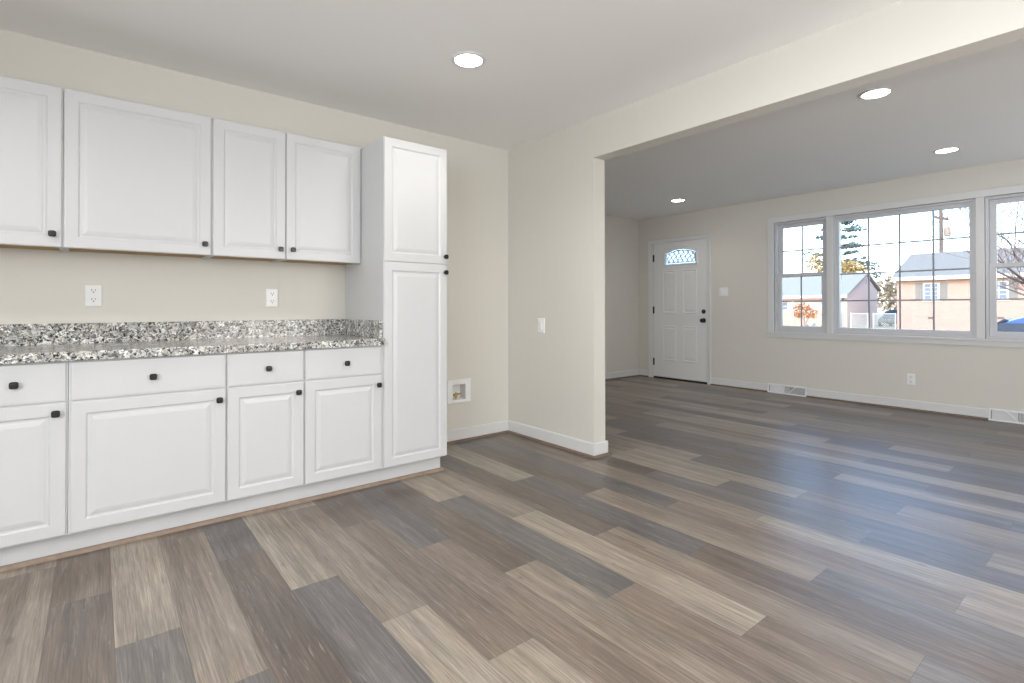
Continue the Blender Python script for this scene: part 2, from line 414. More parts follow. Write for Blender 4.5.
# ------------------------------------------------------------------ cabinets
YF = -.617                                   # front face of the base and pantry doors
TD = .019
DOOR = [(0, 0), (0, TD - .004), (.0015, TD - .001), (.005, TD), (.050, TD), (.054, TD - .0035), (.057, TD - .006), (.064, TD - .006), (.070, TD - .0035), (.083, TD - .0008), (.086, TD - .0004)]
SLAB = [(0, 0), (0, TD - .005), (.003, TD - .0015), (.009, TD - .0005), (.013, TD)]
def knob(x, z, yf, parent):
    bm = bmesh.new()
    lathe(bm, [(.008, 0.0), (.006, -.006), (.006, -.016)], (x, yf, z), 'Y', 12)
    R, n = .0145, 20
    def sq(s, y):
        out = []
        for k in range(n):
            a = 2 * PI * (k + .5) / n; c, q = math.cos(a), math.sin(a)
            p = (abs(c) ** 4 + abs(q) ** 4) ** -.25
            out.append(bm.verts.new((x + c * p * s, yf + y, z + q * p * s)))
        return out
    lp = [sq(.009, -.014), sq(R, -.019), sq(R, -.024), sq(R * .8, -.028), sq(R * .35, -.0285)]
    for p, q in zip(lp, lp[1:]):
        for k in range(n): bm.faces.new((p[k], p[(k + 1) % n], q[(k + 1) % n], q[k]))
    bm.faces.new(lp[0][::-1]); bm.faces.new(lp[-1])
    return obj('knob', bm, M_black, parent, smooth=False)
def cab_door(name, x0, x1, z0, z1, yf, parent, prof=DOOR):
    bm = bmesh.new(); yb = yf + TD
    rings(bm, x0, x1, z0, z1, prof, lambda a, b, d: (a, yb - d, b))
    return obj(name, bm, M_cab, parent)

def base_cabinet(x0, x1, dx0, dx1, knob_d, knob_door, label):
    t = empty('base_cabinet', ((x0 + x1) / 2, -.3, 0), label, 'cabinet', 'white base cabinets under the granite counter')
    off = Vector(t.location)
    bm = bmesh.new()
    yb = YF + .010
    bx(bm, x0 + .0005, x1 - .0005, yb, -.004, .112, .853)
    b = obj('cabinet_box', bm, M_cabbox, t)
    bm = bmesh.new(); bx(bm, x0 - .0005, x1 + .0005, KY, KY + .018, .003, .1115); k = obj('toe_kick', bm, M_cab, t)
    dr = cab_door('drawer', dx0, dx1, .6815, .848, YF, t, SLAB)
    kn = knob(*knob_d, YF, dr)
    d = cab_door('door', dx0, dx1, .1165, .6755, YF, t)
    k2 = knob(*knob_door, YF, d)
    for o in (b, k, dr, d): o.location = -off
    return t
base_cabinet(-3.225, -2.8755, -3.207, -2.8815, (-3.041, .767), (-2.914, .636), 'leftmost white base cabinet, cut off by the left edge of the photo')
base_cabinet(-2.8745, -2.2755, -2.8675, -2.279, (-2.578, .763), (-2.309, .625), 'widest white base cabinet under the counter, with the broadest drawer')
base_cabinet(-2.2745, -1.8990, -2.2705, -1.9015, (-2.084, .763), (-1.934, .624), 'narrow white base cabinet between the widest one and the one beside the pantry')
base_cabinet(-1.8980, -1.4400, -1.8945, -1.4515, (-1.669, .762), (-1.475, .620), 'white base cabinet directly against the tall pantry cabinet')

YU = -.285
def upper_cabinet(x0, x1, dx0, dx1, kn_, label):
    t = empty('upper_cabinet', ((x0 + x1) / 2, -.14, 1.37), label, 'cabinet', 'white wall cabinets above the counter')
    off = Vector(t.location)
    bm = bmesh.new(); z0, z1 = 1.366, 2.118; yb = YU + .010; w = .016
    bx(bm, x0 + .0005, x0 + w, yb, -.003, z0, z1); bx(bm, x1 - w, x1 - .0005, yb, -.003, z0, z1)
    bx(bm, x0 + w, x1 - w, yb, -.003, z1 - w, z1)
    bx(bm, x0 + w, x1 - w, yb, yb + .019, z0, z0 + .035)
    bx(bm, x0 + w, x1 - w, -.009, -.003, z0 + .02, z1 - w)
    b = obj('cabinet_box', bm, M_cabbox, t)
    bm = bmesh.new(); bx(bm, x0 + w, x1 - w, yb + .0192, -.0095, z0 + .006, z0 + .018)
    u = obj('bottom_panel', bm, M_rawwood, t); u['label'] = 'unpainted brown wood underside'
    d = cab_door('door', dx0, dx1, 1.3665, 2.1215, YU, t)
    knob(*kn_, YU, d)
    for o in (b, u, d): o.location = -off
    return t
upper_cabinet(-3.245, -2.9085, -3.232, -2.9135, (-2.945, 1.426), 'leftmost white wall cabinet, cut off by the left edge of the photo')
upper_cabinet(-2.9075, -2.2905, -2.9035, -2.2965, (-2.326, 1.424), 'widest white wall cabinet, with the broadest door')
upper_cabinet(-2.2895, -1.9065, -2.2855, -1.9085, (-1.940, 1.423), 'narrow white wall cabinet between the widest one and the one beside the pantry')
upper_cabinet(-1.9055, -1.4395, -1.9045, -1.4480, (-1.871, 1.424), 'white wall cabinet against the pantry, with its knob at lower left')

# tall pantry
t = empty('pantry_cabinet', (-1.22, -.3, 0), 'tall white two-door pantry cabinet at the right end of the cabinets', 'cabinet')
off = Vector(t.location); px0, px1 = -1.4385, -.9965
bm = bmesh.new(); bx(bm, px0, px1 - .004, YF + .010, -.003, .112, 2.113)
obj('cabinet_box', bm, M_cabbox, t).location = -off
bm = bmesh.new(); bx(bm, px0, -1.004, KY, KY + .018, .003, .1115); bx(bm, -1.022, -1.004, KY + .018, -.004, .003, .1115)
obj('toe_kick', bm, M_cab, t).location = -off
for z0, z1, kz in ((1.3605, 2.111, 1.408), (.1145, 1.3555, 1.306)):
    d = cab_door('door', px0 + .003, px1, z0, z1, YF, t); d.location = -off
    knob(-1.014, kz, YF, d)

# granite counter
t = box('countertop', -3.245, -1.4400, -.642, -.0225, .8545, .8945, M_granite, bevel=.004)
tag(t, 'speckled grey granite countertop with low backsplash on the base cabinets', 'countertop')
box('backsplash', -3.245, -1.4400, -.0220, -.002, .8550, 1.000, M_granite, t, .003)
box('side_splash', -1.4600, -1.4400, -.605, -.0225, .8948, 1.000, M_granite, t, .003)

# ------------------------------------------------------------------ outlets, switches, supply box, lights
def outlet():
    t = empty('wall_outlet', (0, 0, 0), 'x', 'outlet', 'white duplex wall outlets')
    bm = bmesh.new(); rings(bm, -.036, .036, -.058, .058, [(0, 0), (0, .003), (.004, .006), (.012, .0065)], lambda a, b, d: (a, -d - .0005, b))
    obj('cover_plate', bm, M_plastic, t)
    for zc in (.026, -.022):
        bm = bmesh.new()
        pl = [(.017 * math.cos(a) * (1.0), zc + max(-.0135, min(.0135, .0175 * math.sin(a)))) for a in [2 * PI * k / 24 for k in range(24)]]
        prism(bm, pl, lambda a, b, d: (a, -d, b), .0070, .0095)
        so = obj('socket', bm, M_plastic, t)
        bm = bmesh.new()
        bx(bm, -.0085, -.0060, -.0102, -.0094, zc - .001, zc + .009); bx(bm, .0060, .0085, -.0102, -.0094, zc, zc + .008)
        lathe(bm, [(.0032, -.0102), (.0032, -.0094)], (0, 0, zc - .0075), 'Y', 10)
        obj('socket_slots', bm, M_dark, so)
    return t
o1 = outlet(); o1.location = (-2.796, -.001, 1.144); o1['label'] = 'white duplex outlet on the wall below the widest wall cabinet'
o2 = dup(o1, (-1.9145, -.001, 1.1405), label='white duplex outlet above the backsplash, below the narrow wall cabinet nearer the pantry')
o3 = dup(o1, (D - .001, -1.910, .321), label='white duplex outlet low on the front wall under the triple window', rot=(0, 0, -PI / 2))

def toggle(parent, x):
    bm = bmesh.new(); rings(bm, x - .0165, x + .0165, -.033, .033, [(0, .006), (0, .0085), (.002, .0095)], lambda a, b, d: (a, -d, b))
    obj('rocker', bm, M_plastic, parent)
    bm = bmesh.new(); rings(bm, x - .0135, x + .0135, -.030, .030, [(0, .0097), (.002, .0125)], lambda a, b, d: (a, -d, b), back=True)
    obj('rocker_face', bm, M_plastic, parent.children[-1] if parent.children else parent)
t = empty('light_switch', (-.001, -.430, .932), 'single white light switch on the stub wall', 'light switch'); t.rotation_euler = (0, 0, -PI / 2)
bm = bmesh.new(); rings(bm, -.040, .040, -.060, .060, [(0, 0), (0, .003), (.004, .006), (.012, .0065)], lambda a, b, d: (a, -d, b)); obj('cover_plate', bm, M_plastic, t)
toggle(t, 0)
t = empty('light_switch', (D - .001, .158, 1.282), 'double white light switch right of the front door', 'light switch'); t.rotation_euler = (0, 0, -PI / 2)
bm = bmesh.new(); rings(bm, -.059, .059, -.058, .058, [(0, 0), (0, .003), (.004, .006), (.012, .0065)], lambda a, b, d: (a, -d, b)); obj('cover_plate', bm, M_plastic, t)
toggle(t, -.023); toggle(t, .023)

t = empty('water_supply_box', (-.508, -.0005, .405), 'recessed white water supply box with a brass valve, low beside the pantry', 'supply box')
fnb = lambda a, b, d: (a, -d, b)
a0, a1, b0, b1 = OX0 + .508, OX1 + .508, OZ0 - .405, OZ1 - .405
bm = bmesh.new()
lp = [[bm.verts.new(fnb(a, b, d)) for a, b in ((p0, q0), (p1, q0), (p1, q1), (p0, q1))] for p0, p1, q0, q1, d in
      ((-.112, .112, -.093, .093, .0), (-.112, .112, -.093, .093, .006), (-.109, .109, -.090, .090, .009), (a0 - .004, a1 + .004, b0 - .004, b1 + .004, .009), (a0 + .002, a1 - .002, b0 + .002, b1 - .002, .006), (a0 + .003, a1 - .003, b0 + .003, b1 - .003, -.075))]
for p, q in zip(lp, lp[1:]):
    for k in range(4): bm.faces.new((p[k], p[(k + 1) % 4], q[(k + 1) % 4], q[k]))
bm.faces.new(lp[-1])
obj('box_frame', bm, M_plastic, t)
bm = bmesh.new(); vx, vz = -.014, -.036
lathe(bm, [(.009, .072), (.009, .030), (.013, .028), (.013, .014), (.007, .012), (.007, .004)], (vx, 0, vz), 'Y', 14)
tube(bm, [(vx, .021, vz), (vx, .021, vz - .024)], .0095, 12)
tube(bm, [(vx, .008, vz), (vx + .012, .004, vz + .012), (vx + .036, .004, vz + .014)], .0075, 8)
tube(bm, [(vx - .018, .003, vz + .022), (vx + .012, .003, vz + .012)], .006, 8)
obj('valve', bm, M_brass, t)['label'] = 'brass shutoff valve'

def recessed_light():
    t = empty('recessed_light', (0, 0, 0), 'x', 'recessed light', 'recessed ceiling lights')
    bm = bmesh.new(); lathe(bm, [(.094, -.0005), (.094, -.004), (.088, -.008), (.076, -.009), (.074, -.004), (.074, -.0005)], (0, 0, 0), 'Z', 40, False, False)
    obj('trim_ring', bm, M_trim, t, smooth=False)
    bm = bmesh.new(); lathe(bm, [(.0735, -.003), (.0735, -.006), (.05, -.0065)], (0, 0, 0), 'Z', 40)
    obj('lens', bm, mat('lit_lens', (.9, .9, .88), .5, .3, emit=((1, .95, .87), 22)), t)
    return t
r1 = recessed_light(); r1.location = (-1.196, -1.165, H); r1['label'] = 'lit recessed ceiling light over the dining floor before the cabinets'
for loc, lab in (((1.077, -2.410, H), 'lit recessed ceiling light nearest the beam in the front room'), ((2.963, -2.388, H), 'lit recessed ceiling light before the triple window'), ((2.977, .282, H), 'lit recessed ceiling light before the front door')):
    dup(r1, loc, label=lab)
for i, loc in enumerate(((-1.196, -1.165), (1.077, -2.410), (2.963, -2.388), (2.977, .282), (1.077, .282), (-1.196, -3.6), (-3.4, -3.6), (-3.4, -1.165))):
    lamp('downlight', 'SPOT', (loc[0], loc[1], H - .02), 24 if loc[0] < 0 else 11, (1, .97, .93) if loc[0] < 0 else (1, .97, .95), (0, 0, -1), spot_size=math.radians(150), spot_blend=.7, shadow_soft_size=.07)

# ------------------------------------------------------------------ front door
def front_door():
    t = empty('door_1', (D, .845, 0), 'closed white four-panel front door with an arched leaded glass light', 'door', kind='structure')
    off = Vector(t.location); parts = []
    def add(o): o.location = -off; o.parent = t; parts.append(o); return o
    y0, y1, z0, z1 = .397, 1.297, .028, 2.040; xf, xb = D + .012, D + .052
    fn = lambda a, b, d: (xf - d, a, b)
    gy0, gy1, gz0, gz1, rise = .583, 1.093, 1.712, 1.874, .058   # arched light
    # leaf as boxes around the light, with the spandrel of the arch
    bm = bmesh.new(); zt = gz1 + rise
    bx(bm, xf, xb, y0, y1, z0, gz0); bx(bm, xf, xb, y0, gy0, gz0, zt); bx(bm, xf, xb, gy1, y1, gz0, zt); bx(bm, xf, xb, y0, y1, zt, z1)
    n = 18; cy_ = (gy0 + gy1) / 2; hw = (gy1 - gy0) / 2
    arch = [(cy_ + hw * math.cos(PI * k / n), gz1 + rise * (1 - (math.cos(PI * k / n)) ** 2)) for k in range(n + 1)]
    for (a0, b0), (a1, b1) in zip(arch, arch[1:]):
        if zt - min(b0, b1) > .0005: prism(bm, [(a0, b0), (a1, b1), (a1, zt + .0001), (a0, zt + .0001)], fn, 0, -.04)
    leaf = add(obj('door_leaf', bm, M_doorw))
    # moulding of the light
    out = [(gy0, gz0), *reversed(arch), (gy1, gz0)]
    bm = bmesh.new()
    c_ = Vector((cy_, (gz0 + gz1) / 2))
    def scaled(s): return [((a - cy_) * (1 + s / hw) + cy_, (b - c_.y) * (1 + s / .1) + c_.y) for a, b in out]
    lv = [[bm.verts.new(fn(a, b, d)) for a, b in scaled(s)] for s, d in ((.030, .0003), (.026, .010), (.010, .013), (-.002, .008), (-.004, -.016))]
    for p, q in zip(lv, lv[1:]):
        for k in range(len(p)): bm.faces.new((p[k], p[(k + 1) % len(p)], q[(k + 1) % len(p)], q[k]))
    add(obj('light_moulding', bm, M_doorw))
    bm = bmesh.new(); prism(bm, [(a, b) for a, b in out], fn, -.018, -.022); g = add(obj('glass_light', bm, M_tglass)); g['label'] = 'arched leaded glass'
    bm = bmesh.new(); xg = -.0165
    def top(y): u = (y - cy_) / hw; return gz1 + rise * (1 - u * u)
    ins = .022
    tube(bm, [fn(gy0 + ins, gz0 + ins, xg)] + [fn(y, top(y) - ins, xg) for y in [gy0 + ins + (gy1 - gy0 - 2 * ins) * k / 14 for k in range(15)]] + [fn(gy1 - ins, gz0 + ins, xg), fn(gy0 + ins, gz0 + ins, xg)], .0055, 5)
    nn = 6
    for ph in (0, 1):
        for k in range(-1, nn):
            pts = []
            for i in range(13):
                f = i / 12; y = gy0 + ins + (gy1 - gy0 - 2 * ins) * (k + .25 + ((f * 1.5) if ph else (1.5 - f * 1.5)) + .12 * math.sin(f * 2 * PI)) / nn
                if gy0 + ins <= y <= gy1 - ins:
                    zlo, zhi = gz0 + ins, top(y) - ins; pts.append(fn(y, zlo + (zhi - zlo) * f, xg))
            if len(pts) > 2: tube(bm, pts, .0055, 5)
    co = add(obj('lead_came', bm, M_came)); 
    # raised panels
    for a0, a1, b0, b1 in ((.905, 1.135, .985, 1.625), (.565, .795, .985, 1.625), (.905, 1.135, .280, .800), (.565, .795, .280, .800)):
        bm = bmesh.new()
        rings(bm, a0, a1, b0, b1, [(0, .0003), (.006, .007), (.014, .008), (.022, .002), (.026, .0012), (.050, .0065), (.052, .0065)], fn, back=False)
        add(obj('door_panel', bm, M_doorw))
    # jamb, stop and casing
    bm = bmesh.new()
    for a0, a1, b0, b1 in ((y1 + .003, DY1 - .0005, 0.001, DZ1 - .0005), (DY0 + .0005, y0 - .003, 0.001, DZ1 - .0005), (y0 - .003, y1 + .003, z1 + .004, DZ1 - .0005)):
        bx(bm, D + .0005, D + DW - .0005, a0, a1, b0, b1)
    add(obj('jamb', bm, M_trim))
    bm = bmesh.new()
    prof = [(0, .001), (0, .012), (.006, .017), (.016, .015), (.050, .010), (.058, .009), (.062, .001)]
    oy0, oy1, oz1 = .344, 1.382, 2.100
    lp = []
    for ins_, d in prof:
        lp.append([bm.verts.new((D - d, a, b)) for a, b in ((oy0 + ins_, 0.001), (oy0 + ins_, oz1 - ins_), (oy1 - ins_, oz1 - ins_), (oy1 - ins_, 0.001))])
    for p, q in zip(lp, lp[1:]):
        for k in range(3): bm.faces.new((p[k], p[k + 1], q[k + 1], q[k]))
    for k in (0, 3): bm.faces.new([l[k] for l in lp])
    bm.faces.new([lp[0][0], lp[0][1], lp[-1][1], lp[-1][0]]); bm.faces.new([lp[0][1], lp[0][2], lp[-1][2], lp[-1][1]]); bm.faces.new([lp[0][2], lp[0][3], lp[-1][3], lp[-1][2]])
    add(obj('casing', bm, M_trim))
    bm = bmesh.new(); bx(bm, D + .004, D + DW, y0, y1, .0005, .024); th = add(obj('threshold', bm, M_threshold)); th['label'] = 'dark threshold'
    for zh in (1.822, 1.032, .248):
        bm = bmesh.new()
        lathe(bm, [(.008, -.055), (.008, .055)], (D + .003, y1 + .002, zh), 'Z', 10)
        bx(bm, D + .006, D + .0115, y1 - .012, y1 + .0012, zh - .050, zh + .050)
        add(obj('hinge', bm, M_black))['label'] = 'black hinge'
    bm = bmesh.new()
    lathe(bm, [(.033, -.0003), (.033, -.006), (.018, -.012), (.012, -.030), (.022, -.036), (.029, -.046), (.028, -.058), (.016, -.064)], (xf, .462, .888), 'X', 24)
    add(obj('door_knob', bm, M_black, smooth=True))['label'] = 'round black knob'
    bm = bmesh.new()
    lathe(bm, [(.031, -.0003), (.031, -.008), (.026, -.015), (.020, -.018)], (xf, .462, 1.014), 'X', 24); bx(bm, xf - .030, xf - .016, .457, .467, .998, 1.030)
    add(obj('deadbolt', bm, M_black))['label'] = 'round black deadbolt'
front_door()

# ------------------------------------------------------------------ windows
FN = lambda a, b, d: (D - d, a, b)             # d > 0 into the room
def pane(y0, y1, z0, z1, d, parent, off):
    bm = bmesh.new(); bx(bm, D - d - .002, D - d + .002, y0, y1, z0, z1); o = obj('glass_pane', bm, M_glass, parent); o.location = -off; return o
def grid(y0, y1, z0, z1, ys, zs, d, parent, off, w=.016):
    bm = bmesh.new()
    for y in ys: bx(bm, D - d - .004, D - d + .004, y - w / 2, y + w / 2, z0, z1)
    for z in zs:
        yy = [y0] + sorted(ys) + [y1]
        for a, b in zip(yy, yy[1:]):
            a2 = a + (w / 2 if a in ys else 0); b2 = b - (w / 2 if b in ys else 0)
            bx(bm, D - d - .004, D - d + .004, a2, b2, z - w / 2, z + w / 2)
    o = obj('muntin_grid', bm, M_grid, parent); o.location = -off; return o
def double_hung(name, y0, y1, label, mull_left):
    t = empty(name, (D, (y0 + y1) / 2, WZ0), label, 'window', kind='structure'); off = Vector(t.location)
    def add(n, bm, M_=M_vinyl, bev=.0015):
        o = obj(n, bm, M_, t, bev); o.location = -off; return o
    zt = 2.128; zb = .772
    bm = bmesh.new(); frame(bm, y0, y1, zb, zt, .022, -.130, -.018, FN); frame(bm, y0 + .001, y1 - .001, zb + .001, zt - .001, .010, -.0175, -.006, FN); add('window_frame', bm)
    zm = 1.468
    # upper sash (outer track), lower sash (inner track)
    gy0, gy1 = y0 + .072, y1 - .072
    bm = bmesh.new(); frame(bm, y0 + .0225, y1 - .0225, zm - .022, zt - .0225, .0495, -.100, -.072, FN, .040, .045); us = add('upper_sash', bm)
    p = pane(gy0 - .004, gy1 + .004, zm + .014, zt - .063, -.086, us, Vector()); 
    ym = (gy0 + gy1) / 2
    grid(gy0, gy1, zm + .0185, zt - .068, [ym], [1.771], -.078, us, Vector())
    bm = bmesh.new(); frame(bm, y0 + .0225, y1 - .0225, zb + .0225, zm + .024, .0495, -.066, -.036, FN, .048, .040)
    bx(bm, D + .026, D + .0358, ym - .03, ym + .03, zm + .008, zm + .023); ls = add('lower_sash', bm)
    pane(gy0 - .004, gy1 + .004, zb + .066, zm - .012, -.052, ls, Vector())
    grid(gy0, gy1, zb + .0705, zm - .0165, [ym], [1.149], -.044, ls, Vector())
    return t
double_hung('window_1', -1.116, -.518, 'left double-hung window of the triple window, nearest the front door', False)
t = empty('window_2', (D, -1.804, WZ0), 'wide fixed picture window with a four by four grid', 'window', kind='structure'); off = Vector(t.location)
bm = bmesh.new(); y0, y1, zb, zt = -2.4265, -1.1815, .772, 2.128
frame(bm, y0, y1, zb, zt, .022, -.130, -.010, FN); frame(bm, y0 + .0225, y1 - .0225, zb + .0225, zt - .0225, .030, -.100, -.030, FN, .045, .040)
o = obj('window_frame', bm, M_vinyl, t, .0015); o.location = -off
gy0, gy1, gz0, gz1 = y0 + .053, y1 - .053, zb + .068, zt - .063
pane(gy0 - .004, gy1 + .004, gz0 - .004, gz1 + .004, -.066, t, off)
st = (gy1 - gy0) / 4
grid(gy0, gy1, gz0, gz1, [gy0 + st, gy0 + 2 * st, gy0 + 3 * st], [1.148, 1.454, 1.764], -.058, t, off)
double_hung('window_3', -3.092, -2.494, 'right double-hung window of the triple window, cut off by the right edge', True)
# shared casing, mullions, stool and apron
bm = bmesh.new(); cw = .072
for a0, a1, b0, b1 in ((-.516, -.442, .772, 2.199), (-3.168, -3.094, .772, 2.199)):
    bx(bm, D - .018, D - .001, a0, a1, b0, b1)
bx(bm, D - .018, D - .001, -3.094, -.516, 2.130, 2.199)
for a0, a1 in ((-1.181, -1.117), (-2.492, -2.428)): bx(bm, D - .016, D + .100, a0, a1, .772, 2.1295)
struct('trim_4', bm, M_trim, 'white casing and mullions around the triple window', 'window trim', bevel=.003)
bm = bmesh.new(); bx(bm, D - .040, D + .034, -3.095, -.5155, .751, .7715); bx(bm, D - .040, D - .001, -3.185, -3.095, .751, .7715); bx(bm, D - .040, D - .001, -.5155, -.422, .751, .7715)
bx(bm, D - .017, D - .001, -3.160, -.436, .700, .7505)
struct('trim_5', bm, M_trim, 'white window stool and apron under the triple window', 'window sill', bevel=.004)
bm = bmesh.new(); bx(bm, D + .036, D + DW + .02, WY0 + .002, WY1 - .002, .766, .7714)
struct('trim_6', bm, M_trim, 'white outer sill of the triple window', 'window sill')

# ------------------------------------------------------------------ floor registers
def register():
    t = empty('floor_register', (0, 0, 0), 'x', 'floor register', 'white baseboard registers')
    Wd, Ht = .455, .112
    fr = lambda a, b, d: (-(.030 - .018 * b / Ht) - d, a, b)
    bm = bmesh.new()
    # body shell: sides, top, bottom strip behind the face
    poly = [(-.001, .001), (-.029, .001), (-.011, Ht), (-.001, Ht)]
    for a0, a1 in ((-Wd / 2, -Wd / 2 + .004), (Wd / 2 - .004, Wd / 2)):
        prism(bm, poly, lambda x, z, d: (x, d, z), a0, a1)
    bx(bm, -.011, -.001, -Wd / 2 + .004, Wd / 2 - .004, Ht - .004, Ht)
    obj('housing', bm, M_vent, t)
    bm = bmesh.new()
    frame(bm, -Wd / 2, Wd / 2, .001, Ht, .016, 0, .004, fr, .016, .014)
    def bar(p, q, w=.010):
        (a0, b0), (a1, b1) = p, q
        n = Vector((b1 - b0, a0 - a1)).normalized() * w / 2
        prism(bm, [(a0 + n.x, b0 + n.y), (a1 + n.x, b1 + n.y), (a1 - n.x, b1 - n.y), (a0 - n.x, b0 - n.y)], fr, .0002, .0035)
    bar((.105, Ht - .012), (0.02, .014)); bar((-.105, Ht - .012), (-.02, .014))
    obj('face_frame', bm, M_vent, t)
    bm = bmesh.new()
    n = 46
    for k in range(1, n):
        a = -Wd / 2 + .016 + (Wd - .032) * k / n
        sl = -.006 if a > .03 else (.006 if a < -.03 else 0)
        p = [fr(a, .016, -.001), fr(a + sl, .016, -.009), fr(a + sl, Ht - .013, -.0085), fr(a, Ht - .013, -.001)]
        th = Vector((0, .0011, 0))
        v0 = [bm.verts.new(Vector(q) - th) for q in p]; v1 = [bm.verts.new(Vector(q) + th) for q in p]
        bm.faces.new(v0); bm.faces.new(v1[::-1])
        for i in range(4): bm.faces.new((v0[i], v0[(i + 1) % 4], v1[(i + 1) % 4], v1[i]))
    obj('louvre_fins', bm, M_vent, t)
    bm = bmesh.new(); prism(bm, [(-.0015, .004), (-.016, .004), (-.0055, Ht - .006), (-.0015, Ht - .006)], lambda x, z, d: (x, d, z), -Wd / 2 + .005, Wd / 2 - .005)
    obj('damper', bm, mat('grey_damper', (.35, .35, .37), .5, .4), t)
    return t
g1 = register(); g1.location = (D - .0005, -.6665, .0015); g1['label'] = 'white floor register in the baseboard near the front door'
dup(g1, (D - .0005, -2.740, .0015), label='white floor register in the baseboard at the right edge of the photo')

# ------------------------------------------------------------------ outdoors
GZ = -.60
M_lawn = mat('winter_lawn', (.34, .31, .20), .9, .1, bump=(.8, 0, .25))
M_asphalt = mat('street', (.40, .39, .38), .85, .2, bump=(2, 0, .08))
bm = bmesh.new(); bx(bm, D + DW + .01, 170, -90, 110, GZ - .3, GZ); struct('lawn', bm, M_lawn, 'dry winter lawn outside the windows', 'lawn')
bm = bmesh.new(); bx(bm, 20, 27, -90, 110, GZ, GZ + .012); struct('street', bm, M_asphalt, 'grey street in front of the houses', 'street')

def brick_mat(name, c1, c2, mortar):
    M = bpy.data.materials.new(name); M.use_nodes = True
    N = M.node_tree.nodes; L = M.node_tree.links; b = N['Principled BSDF']; b.inputs['Roughness'].default_value = .85
    tc = N.new('ShaderNodeTexCoord'); mp = N.new('ShaderNodeMapping'); mp.inputs['Rotation'].default_value = (PI / 2, 0, PI / 2)
    L.new(tc.outputs['Object'], mp.inputs[0])
    sx = N.new('ShaderNodeSeparateXYZ'); L.new(tc.outputs['Object'], sx.inputs[0])
    ad = N.new('ShaderNodeMath'); ad.operation = 'ADD'; L.new(sx.outputs[0], ad.inputs[0]); L.new(sx.outputs[1], ad.inputs[1])
    cb = N.new('ShaderNodeCombineXYZ'); L.new(ad.outputs[0], cb.inputs[0]); L.new(sx.outputs[2], cb.inputs[1])
    br = N.new('ShaderNodeTexBrick'); br.inputs['Scale'].default_value = 1; br.inputs['Brick Width'].default_value = .21; br.inputs['Row Height'].default_value = .075; br.inputs['Mortar Size'].default_value = .008
    br.inputs['Color1'].default_value = (*c1, 1); br.inputs['Color2'].default_value = (*c2, 1); br.inputs['Mortar'].default_value = (*mortar, 1)
    L.new(cb.outputs[0], br.inputs['Vector']); L.new(br.outputs[0], b.inputs['Base Color'])
    return M
M_brick = brick_mat('orange_red_brick', (.46, .265, .205), (.41, .225, .175), (.46, .36, .31))
M_pbrick = brick_mat('pale_pink_painted_brick', (.60, .48, .455), (.56, .445, .42), (.56, .48, .455))
M_shingle = mat('grey_shingles', (.255, .245, .22), .9, .2, bump=(6, 0, .15))
M_shingle2 = mat('pale_grey_shingles', (.32, .315, .28), .9, .2, bump=(6, 0, .12))
M_white = mat('white_house_paint', (.62, .62, .60), .6, .3, bump=(3, 0, .03))
M_shut = mat('grey_green_shutters', (.20, .225, .22), .7, .3, bump=(5, 0, .05))
M_hglass = mat('blue_grey_house_glass', (.16, .19, .25), .3, .25)
def gable_roof(x0, xr, x1, y0, y1, ze, zr, ze1, th=.14):
    bm = bmesh.new()
    prism(bm, [(x0, ze), (xr, zr), (x1, ze1), (x1, ze1 + th), (xr, zr + th * 1.25), (x0, ze + th)], lambda a, b, d: (a, d, b), y0, y1)
    return bm
def house_window(root, off, x, y0, y1, z0, z1, cols, rows, shutters=True, left_shut=True):
    bm = bmesh.new(); fn = lambda a, b, d: (x - d, a, b)
    frame(bm, y0, y1, z0, z1, .10, 0.001, .05, fn, .10, .08); bx(bm, x - .09, x - .002, y0 - .06, y1 + .06, z0 - .08, z0 - .001)
    f = obj('house_window', bm, M_white, root); f.location = -off
    bm = bmesh.new(); bx(bm, x - .03, x - .002, y0 + .101, y1 - .101, z0 + .101, z1 - .081)
    obj('pane', bm, M_hglass, f)
    bm = bmesh.new()
    for k in range(1, cols): yy = y0 + .1 + (y1 - y0 - .2) * k / cols; bx(bm, x - .045, x - .031, yy - .02, yy + .02, z0 + .101, z1 - .081)
    for k in range(1, rows):
        zz = z0 + .1 + (z1 - z0 - .18) * k / rows; w = .03 if k * 2 == rows else .015; bx(bm, x - .048, x - .0455, y0 + .101, y1 - .101, zz - w, zz + w)
    obj('muntins', bm, M_white, f)
    for a0, a1 in ((y0 - .44, y0 - .03), (y1 + .03, y1 + .44)):
        if not shutters: break
        bm = bmesh.new(); frame(bm, a0, a1, z0, z1, .05, 0.001, .04, fn)
        n = 16
        for k in range(n): zz = z0 + .05 + (z1 - z0 - .1) * k / n; bx(bm, x - .032, x - .002, a0 + .0501, a1 - .0501, zz, zz + .045)
        s_ = obj('shutter', bm, M_shut, root); s_.location = -off
# brick ranch house
t = empty('brick_house', (48.5, 0, GZ), 'orange brick ranch house with a grey roof across the street', 'house'); off = Vector(t.location)
hx, hy0, hy1 = 44.0, -9.5, 8.65
bm = bmesh.new(); bx(bm, hx, 53, hy0, hy1, GZ + .001, 3.05)
for yy in (hy0, hy1 - .2): prism(bm, [(hx, 3.051), (53, 3.051), (48.5, 5.08)], lambda a, b, d: (a, d, b), yy, yy + .2)
obj('brick_wall', bm, M_brick, t).location = -off
obj('roof', gable_roof(43.45, 48.5, 53.55, hy0 - .25, hy1 + .22, 3.12, 5.13, 3.12), M_shingle, t).location = -off
bm = bmesh.new(); bx(bm, 43.50, 43.999, hy0 - .2, hy1 + .18, 2.98, 3.118); bx(bm, 43.43, 43.4995, hy0 - .2, hy1 + .18, 2.98, 3.24)
obj('fascia', bm, M_white, t).location = -off
house_window(t, off, hx, 6.13, 7.07, 1.52, 2.78, 2, 4)
